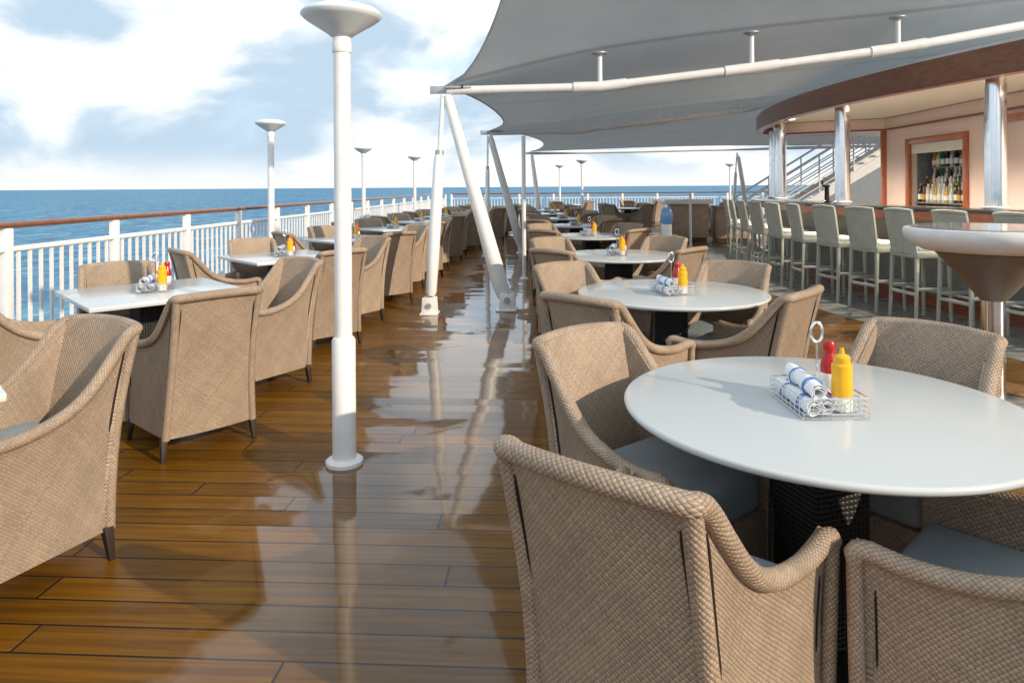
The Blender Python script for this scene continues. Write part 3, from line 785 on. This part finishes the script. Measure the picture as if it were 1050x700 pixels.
# ================================================================== FURNITURE
def make_chair():
    t = thing('tub_chair', '', 'chair')
    prof = [(0, 0.858), (0.07, 0.842), (0.18, 0.762), (0.30, 0.678), (0.43, 0.618), (0.6, 0.583), (0.78, 0.570), (0.92, 0.577), (1.0, 0.588)]
    hb, hf = 0.220, 0.280                   # half widths of back and front at the rim
    def side_top(s, sg): return Vector((sg * (hb + (hf - hb) * s), -0.37 + 0.625 * s, catmull(prof, s)))
    def side_bot(s, sg): return Vector((sg * (0.236 + 0.030 * s), -0.245 + 0.49 * s, 0.115))
    def back_top(u): return Vector((u * hb, -0.37 - 0.035 * (1 - u * u), 0.858 + 0.010 * (1 - u * u)))
    def back_bot(u): return Vector((u * 0.236, -0.245 - 0.02 * (1 - u * u), 0.115))
    NV = 9
    bulge = lambda a, b, v: a.lerp(b, v)
    # back: a slight S-curve from skirt to rim
    def backpt(u, v):
        q = back_bot(u).lerp(back_top(u), v); q.y += 0.022 * math.sin(PI * v) * (1 if v < 1 else 0); return q
    P = [[backpt(-1 + 2 * i / 14, j / NV) for j in range(NV + 1)] for i in range(15)]
    MB().sheet(P, 0.030).build('back_panel', 'wicker', t, sharp=50)
    def sidept(s, v, sg):
        q = side_bot(s, sg).lerp(side_top(s, sg), v); q.x -= sg * 0.012 * math.sin(PI * v); q.y += 0.022 * math.sin(PI * v) * (1 - s); return q
    for sg in (1, -1):
        ss = [i / 16 for i in range(17)]
        if sg < 0: ss = ss[::-1]
        P = [[sidept(s, j / NV, sg) for j in range(NV + 1)] for s in ss]
        MB().sheet(P, 0.028).build('arm_panel', 'wicker', t, sharp=50)
    # rolled rim all the way round and down the front ends
    left = [side_top(i / 24, -1) for i in range(24, 0, -1)]; right = [side_top(i / 24, 1) for i in range(1, 25)]
    back = [back_top(-1 + 2 * i / 14) for i in range(15)]
    back = [b + Vector((0, 0, 0.0)) for b in back]
    fl = [Vector((-0.272, 0.252, 0.115)), Vector((-0.279, 0.255, 0.35)), Vector((-0.284, 0.256, 0.540)), Vector((-0.285, 0.2555, 0.576))]
    fr = [Vector((-q.x, q.y, q.z)) for q in fl[::-1]]
    path = chaikin(fl + left[1:] + back + right[:-1] + fr, 1)
    lo = Vector((0, -0.004, 0.0))
    rad = [0.0235 if q.z > 0.55 else 0.018 for q in path]
    MB().tube([q + lo for q in path], rad, 12).build('rim', 'wicker', t, sharp=80)
    for sg in (-1, 1):
        MB().tube([sidept(0, j / 8, sg) + Vector((sg * -0.004, 0.0, 0)) for j in range(9)], 0.021, 10).build('corner_post', 'wicker', t, sharp=80)
        # dark strips beside the corner post, painting the shade of an open slit
        for fn in (lambda v: sidept(0.058, v, sg) + Vector((sg * 0.0015, 0, 0)), lambda v: backpt(sg * 0.87, v) + Vector((0, -0.0015, 0))):
            MB().tube([fn(0.50 + 0.42 * j / 10) for j in range(11)], [0.0015] + [0.0045] * 9 + [0.0015], 6).build('seam', 'black_gap', t)
        pts = [sidept(0.93, 0.42 + 0.40 * j / 8, sg) + Vector((sg * 0.0015, 0, 0)) for j in range(9)]
        MB().tube(pts, [0.001] + [0.0026] * 7 + [0.001], 6).build('seam', 'black_gap', t)
    # front skirt, bottom edge and cushion
    P = [[Vector((0.262 - 0.524 * i / 8, 0.245, 0.115 + (0.36 - 0.115) * j / 4)) for j in range(5)] for i in range(9)]
    MB().sheet(P, 0.025).build('front_panel', 'wicker', t)
    MB().box((0, 0.0, 0.335), (0.40, 0.42, 0.02)).build('seat_board', 'black_gap', t)
    cu = MB().box((0, 0.012, 0.356), (0.435, 0.46, 0.128))
    c = cu.build('seat_cushion', 'cushion_cloth', t, 0.032, 60, 4)
    for x, y in ((-0.235, -0.232), (0.235, -0.232), (-0.25, 0.232), (0.25, 0.232)):
        MB().box((x, y, 0.0), (0.036, 0.036, 0.13), taper=0.62, shear=(0.01 if x > 0 else -0.01, 0.012 if y > 0 else -0.012)).build('leg', 'dark_wood', t, 0.003)
    return t
CHAIR = Proto(make_chair)
def chair(B, f, label, group, jit=0.0):
    n = math.hypot(*f); f = (f[0] / n, f[1] / n)
    O = (B[0] + 0.37 * f[0], B[1] + 0.37 * f[1])
    fs = S(*f); rz = math.atan2(-fs[0], fs[1]) + random.uniform(-jit, jit)
    CHAIR.put((*S(*O), 0.0), rz, label, group)

def make_round_table():
    t = thing('round_table', '', 'table')
    MB().lathe([(0.0, 0.708), (0.55, 0.710), (0.588, 0.716), (0.598, 0.724), (0.600, 0.732), (0.597, 0.738), (0.590, 0.740), (0.0, 0.740)], 96).build('tabletop', 'table_white', t, sharp=60)
    m = MB(); m.box((0, 0, 0.03), (0.20, 0.20, 0.65)); m.build('pedestal', 'dark_weave', t, 0.01)
    MB().lathe([(0.27, 0), (0.27, 0.02), (0.25, 0.03), (0, 0.03)], 32).build('base_plate', 'dark_wood', t)
    MB().box((0, 0, 0.68), (0.5, 0.08, 0.026)).build('top_bracket', 'dark_wood', t)
    return t
def make_square_table():
    t = thing('square_table', '', 'table')
    MB().box((0, 0, 0.712), (0.96, 0.96, 0.028)).build('tabletop', 'table_white', t, 0.006)
    MB().box((0, 0, 0.03), (0.24, 0.24, 0.66)).build('pedestal', 'dark_weave', t, 0.01)
    MB().box((0, 0, 0), (0.5, 0.5, 0.03)).build('base_plate', 'dark_wood', t, 0.008)
    return t
RT = Proto(make_round_table); ST = Proto(make_square_table)

# condiments
def make_caddy():
    t = thing('condiment_caddy', '', 'caddy')
    Lx, Ly, H = 0.095, 0.125, 0.062
    r = 0.0016
    m = MB()
    for z in (0.004, 0.018, 0.032, 0.047, H):
        m.tube([(-Lx, -Ly, z), (Lx, -Ly, z), (Lx, Ly, z), (-Lx, Ly, z)], r * (1.5 if z == H else 1), 5, True)
    for k in range(9):
        y = -Ly + 2 * Ly * k / 8
        for x in (-Lx, Lx): m.tube([(x, y, 0.004), (x, y, H)], r * 0.8, 5)
        m.tube([(-Lx, y, 0.004), (Lx, y, 0.004)], r, 5)
    for k in range(1, 7):
        x = -Lx + 2 * Lx * k / 7
        for y in (-Ly, Ly): m.tube([(x, y, 0.004), (x, y, H)], r * 0.8, 5)
    m.build('wire_basket', 'wire', t)
    ring = [(0.0 + 0.018 * math.sin(a), 0, 0.228 + 0.030 * math.cos(a)) for a in [2 * PI * k / 18 for k in range(18)]]
    h = MB().tube([(0, 0, 0.004), (0, 0, 0.200)], 0.0040, 8)
    h.tube(ring, 0.0042, 8, True); h.build('handle', 'chrome', t)
    return t
def make_mustard():
    t = thing('mustard_bottle', '', 'bottle')
    MB().lathe([(0.026, 0.0), (0.0295, 0.004), (0.0295, 0.040), (0.029, 0.045)], 20).build('foot_label', 'mustard_label', t)
    MB().lathe([(0.029, 0.042), (0.0305, 0.05), (0.0300, 0.085), (0.0285, 0.105), (0.0300, 0.125), (0.0295, 0.136), (0.020, 0.146), (0.0, 0.147)], 20).build('body', 'mustard', t)
    MB().lathe([(0.021, 0.142), (0.0235, 0.145), (0.0235, 0.160), (0.019, 0.165), (0.008, 0.170), (0.0055, 0.186), (0.0, 0.187)], 20).build('cap', 'mustard', t)
    return t
def make_ketchup():
    t = thing('ketchup_bottle', '', 'bottle')
    MB().lathe([(0.024, 0.0), (0.027, 0.004), (0.027, 0.105), (0.022, 0.130), (0.014, 0.150), (0.013, 0.156), (0.0, 0.156)], 20).build('body', 'ketchup', t)
    MB().lathe([(0.017, 0.150), (0.018, 0.153), (0.018, 0.176), (0.015, 0.182), (0.0, 0.183)], 20).build('cap', 'ketchup', t)
    MB().lathe([(0.0272, 0.03), (0.0276, 0.031), (0.0276, 0.085), (0.0272, 0.086)], 20).build('paper_label', 'plate_white', t)
    return t
def make_napkin():
    t = thing('rolled_napkin', '', 'napkin')
    pts = []; m = MB()
    n = 14; P = []
    for i in range(n + 1):
        y = -0.12 + 0.24 * i / n; row = []
        for k in range(34):
            a = 2 * PI * k / 14.0; rr = 0.0275 - 0.0072 * k / 14.0 + 0.0012 * math.sin(3 * a + y * 30)
            lump = 1 + 0.07 * math.sin(2 * a + y * 40) + 0.05 * math.sin(5 * a - y * 65) + 0.10 * abs(y / 0.12) ** 3 * math.sin(3 * a + 1)
            row.append((rr * lump * math.cos(a) + 0.004 * math.sin(y * 22), y + 0.006 * math.sin(a * 1.3), 0.0275 + rr * lump * math.sin(a) * 0.93))
        P.append(row)
    m.sheet(P, 0.0012).build('cloth', 'napkin', t, sharp=80)
    for yy in (-0.07, -0.058, 0.05):
        MB().tube([(0.0286 * math.cos(2 * PI * k / 24), yy, 0.0275 + 0.0276 * math.sin(2 * PI * k / 24)) for k in range(24)], 0.0022, 5, True).build('blue_stripe', 'napkin_blue', t)
    return t
CAD, MUS, KET, NAP = Proto(make_caddy), Proto(make_mustard), Proto(make_ketchup), Proto(make_napkin)
def condiments(X, Y, which, rz=0.06, near=True):
    cs, sn = math.cos(rz), math.sin(rz); bx, by = S(X, Y)
    def at(x, y, z): return (bx + x * cs - y * sn, by + x * sn + y * cs, 0.7405 + z)
    CAD.put(at(0, 0, 0), rz, 'small wire caddy with ring handle on the %s' % which, 'wire caddies on the tables')
    MUS.put(at(0.050, -0.055, 0.006), rz, 'yellow mustard bottle in the caddy on the %s' % which, 'yellow mustard bottles')
    KET.put(at(0.062, 0.050, 0.006), rz, 'red ketchup bottle in the caddy on the %s' % which, 'red ketchup bottles')
    NAP.put(at(-0.066, -0.008, 0.006), rz + 0.03, 'rolled white napkin lying at the bottom outside in the caddy on the %s' % which, 'rolled napkins in the caddies')
    NAP.put(at(-0.014, 0.008, 0.006), rz - 0.02, 'rolled white napkin lying beside the bottles in the caddy on the %s' % which, 'rolled napkins in the caddies')
    if near: NAP.put(at(-0.040, -0.004, 0.052), rz - 0.06, 'rolled white napkin lying uppermost in the caddy on the %s' % which, 'rolled napkins in the caddies')

ORD = ['nearest', 'second', 'third', 'fourth', 'fifth', 'sixth', 'seventh', 'eighth', 'ninth']
# --- right row of round tables
rel = {'near left': ((-0.72, -0.90), (0.68, 0.73)), 'near right': ((0.52, -0.82), (-0.72, 0.69)), 'far left': ((-0.68, 0.45), (0.6, -0.8)), 'far right': ((0.60, 0.46), (-0.7, -0.7))}
fixed = {0: {'near left': ((0.145, 1.34), (0.64, 0.77)), 'far left': ((0.26, 2.57), (0.62, -0.78)), 'far right': ((1.60, 2.60), (-0.81, -0.585)), 'near right': ((1.42, 1.325), (-0.7, 0.73))},
         1: {'near left': ((0.32, 3.375), (0.68, 0.73)), 'near right': ((1.51, 3.53), (-0.74, 0.67)), 'far left': ((0.34, 4.80), (0.55, -0.83)), 'far right': ((1.57, 4.79), (-0.6, -0.8))}}
RTC = [(0.95, 2.12), (1.02, 4.38), (1.05, 6.75), (1.08, 9.4), (1.13, 12.0), (1.10, 14.6), (1.05, 17.2), (1.05, 19.8)]
for i, (X, Y) in enumerate(RTC):
    nm = '%s round table' % ORD[i]
    RT.put((*S(X, Y), 0), 0.35 + i, 'white round table with dark pedestal, %s in the right row' % ORD[i], 'white round tables in the right row')
    for wh, (b, f) in rel.items():
        if i in fixed: b, f = fixed[i][wh]; j = 0.0
        else: b = (X + b[0], Y + b[1]); j = 0.06
        chair(b, f, 'woven tan tub chair at the %s side of the %s' % (wh, nm), 'tub chairs round the right row', j)
    cx, cy = ((0.93, 2.09), (1.00, 4.30))[i] if i < 2 else (X - 0.02, Y - 0.03)
    condiments(cx, cy, nm, (0.06, 0.25, -0.1, 0.3, 0.1, 0.2, 0.0, 0.1)[i], i < 4)
# --- stern tables to the right
for i, (X, Y, wd) in enumerate(((3.55, 21.0, 'left'), (6.3, 21.3, 'right'), (2.3, 25.5, 'middle'), (5.0, 26.0, 'rearmost'))):
    RT.put((*S(X, Y), 0), 0.2 * i, 'white round table near the stern railing, the %s one there' % wd, 'white round tables near the stern')
    for wh, (b, f) in rel.items():
        chair((X + b[0], Y + b[1]), f, 'woven tub chair at the %s side of the %s stern table' % (wh, wd), 'tub chairs round the stern tables', 0.15)
# --- left row of square tables set cornerwise
lrel = {'near right': ((0.82, -0.92), (-0.7, 0.71)), 'far right': ((0.80, 0.66), (-0.62, -0.78)), 'far left': ((-0.50, 0.43), (0.6, -0.8)), 'near left': ((-0.68, -0.78), (0.72, 0.70))}
lfix = {0: {'far right': ((-1.71, 2.84), (-0.44, -0.90))}, 1: {'near right': ((-1.555, 3.62), (-0.72, 0.70))}}
LTC = [(-2.37, 2.30), (-2.40, 4.57), (-2.30, 6.87), (-2.16, 9.17), (-2.02, 11.45), (-1.88, 13.75), (-1.62, 16.0), (-1.15, 18.3), (-0.75, 20.7)]
for i, (X, Y) in enumerate(LTC):
    nm = '%s square table' % ORD[i]
    ST.put((*S(X, Y), 0), PI / 4 + 0.03, 'white square table set cornerwise, %s along the side railing' % ORD[i], 'white square tables along the side railing')
    for wh, (b, f) in lrel.items():
        if i in lfix and wh in lfix[i]: b, f = lfix[i][wh]; j = 0.0
        else: b = (X + b[0], Y + b[1]); j = 0.05
        chair(b, f, 'woven tan tub chair at the %s side of the %s' % (wh, nm), 'tub chairs along the side railing', j)
    if i: condiments(X + 0.02, Y - 0.02, nm, (0, 0.35, 0.3, 0.2, 0.3, 0.1, 0.2, 0.1, 0.2)[i], i < 4)

# --- bar stools
def make_stool():
    t = thing('bar_stool', '', 'stool')
    def bk(u, v):
        x = u * (0.195 + 0.015 * v); y = -0.185 - 0.075 * v - 0.03 * (1 - u * u); z = 0.70 + 0.44 * v + 0.012 * (1 - u * u) * v
        if v > 0.999: x *= 0.97
        return (x, y, z)
    P = [[bk(-1 + 2 * i / 10, j / 8) for j in range(9)] for i in range(11)]
    MB().sheet(P, 0.028).build('backrest', 'stool_weave', t, 0.0, 50)
    MB().tube([Vector(bk(-1 + 2 * i / 10, 1.0)) + Vector((0, 0.012, 0)) for i in range(11)], 0.020, 10).build('back_rim', 'stool_weave', t)
    MB().box((0, 0.0, 0.66), (0.42, 0.40, 0.075)).build('seat', 'stool_weave', t, 0.012)
    MB().box((0, 0.015, 0.735), (0.40, 0.37, 0.045)).build('cushion', 'off_white', t, 0.015, 60, 3)
    for x, y in ((-0.185, -0.18), (0.185, -0.18), (-0.185, 0.175), (0.185, 0.175)):
        MB().box((x, y, 0.0), (0.034, 0.034, 0.665), taper=0.75, shear=(0.012 if x > 0 else -0.012, 0.012 if y > 0 else -0.025)).build('leg', 'stool_weave', t, 0.004)
    for y in (-0.195, 0.18): MB().box((0, y, 0.28), (0.36, 0.024, 0.03)).build('stretcher', 'stool_weave', t, 0.004)
    for x in (-0.19, 0.19): MB().box((x, -0.005, 0.33), (0.024, 0.35, 0.03)).build('stretcher', 'stool_weave', t, 0.004)
    return t
STOOL = Proto(make_stool)
sy_list = [5.93, 6.53, 7.12, 7.74, 8.38, 9.06, 9.76, 10.46, 11.16, 11.86, 12.56]
so = ['nearest, mostly behind the pedestal table', 'second, behind the pedestal table', 'third from the right end', 'fourth from the right end', 'fifth from the right end', 'sixth from the right end',
      'seventh from the right end', 'fourth from the far end', 'third from the far end', 'second from the far end', 'farthest one']
for k, Yc in enumerate(sy_list):
    x, y = bar_pt(13.36, Yc)
    ang = math.atan2(BC[1] - y, BC[0] - x)
    STOOL.put((x, y, 0.004), ang - PI / 2 + random.uniform(-0.14, 0.14), 'sage grey woven bar stool, %s' % so[k], 'sage grey stools along the bar')

# --- tall pedestal table at the right
px, py = S(3.11, 4.42)
t = thing('pedestal_table', 'tall round bar table with white rim, brownish metal cone and chrome stem', 'table', (px, py, 0.004))
MB().lathe([(0.0, 1.130), (0.47, 1.130), (0.505, 1.126), (0.512, 1.10), (0.50, 1.06), (0.46, 1.015), (0.40, 0.985), (0.30, 0.975), (0.0, 0.975)], 64).build('rim_bowl', 'white_paint', t, sharp=60)
MB().lathe([(0.0, 1.132), (0.455, 1.132), (0.46, 1.137), (0.0, 1.137)], 64).build('glass_top', 'pale_glass', t)
MB().lathe([(0.072, 0.66), (0.075, 0.665), (0.33, 0.974), (0.0, 0.974)], 48).build('cone', 'cone_metal', t)
MB().lathe([(0.068, 0.015), (0.068, 0.66), (0.0, 0.66)], 28).build('stem', 'chrome', t)
MB().lathe([(0.26, 0.0), (0.26, 0.012), (0.23, 0.02), (0.0, 0.02)], 40).build('base_plate', 'chrome', t)

# --- service counter and side table far right
x, y = S(4.45, 17.5)
t = thing('service_counter', 'white topped brown service counter beyond the round tables', 'counter', (x, y, 0), 0.03)
MB().box((0, 0, 0.95), (1.20, 0.70, 0.12)).build('counter_top', 'plate_white', t, 0.01)
MB().box((0.05, 0.02, 0.10), (0.95, 0.52, 0.848)).build('cabinet', 'station_tan', t, 0.006)
MB().box((0.05, 0.02, 0.0), (0.85, 0.45, 0.10)).build('plinth', 'dark_wood', t)
for xx in (-0.19, 0.29): MB().box((xx, -0.246, 0.16), (0.44, 0.014, 0.76)).build('door', 'station_tan', t, 0.004)
x, y = S(5.55, 17.4)
t = thing('tray_station', 'tan cupboard with wood top right of the white topped counter', 'cupboard', (x, y, 0), 0.03)
MB().box((0, 0, 0.86), (0.90, 0.60, 0.04)).build('cupboard_top', 'station_tan', t, 0.008)
MB().box((0, 0.02, 0.08), (0.84, 0.52, 0.778)).build('cabinet', 'station_tan', t, 0.006)
MB().box((0, 0.02, 0.0), (0.76, 0.45, 0.08)).build('plinth', 'dark_wood', t)
for xx in (-0.2, 0.2): MB().box((xx, -0.246, 0.14), (0.38, 0.014, 0.68)).build('door', 'station_tan', t, 0.004)
x, y = S(2.02, 9.4)
t = thing('side_table', 'small dark side table carrying plates beside the third round table', 'side table', (x, y, 0), 0.05)
MB().box((0, 0, 0.70), (0.55, 0.42, 0.03)).build('tabletop', 'station_tan', t, 0.005)
for ax in (-0.24, 0.24):
    for ay in (-0.18, 0.18): MB().box((ax, ay, 0), (0.04, 0.04, 0.70)).build('leg', 'dark_wood', t, 0.003)
t = thing('water_jug', 'blue topped water jug with white base on the side table', 'jug', (x + 0.10, y - 0.02, 0.7305))
MB().lathe([(0.07, 0), (0.075, 0.01), (0.070, 0.16), (0.0, 0.16)], 24).build('base', 'plate_white', t)
MB().lathe([(0.060, 0.16), (0.082, 0.19), (0.085, 0.30), (0.07, 0.36), (0.03, 0.39), (0.0, 0.392)], 24).build('body', 'jug_blue', t)
for k, xx in enumerate((-0.18, -0.07)):
    b = MB().lathe([(0.0, 0.006), (0.03, 0.004), (0.035, 0.0), (0.045, 0.012), (0.062, 0.04), (0.060, 0.042), (0.042, 0.016), (0.0, 0.012)], 20).build('bowl', 'plate_white')
    b.location = (x + xx, y - 0.10, 0.7305); tag(b, 'small white bowl on the side table, %s' % ('left one' if k == 0 else 'right one'), 'bowl', 'white bowls')
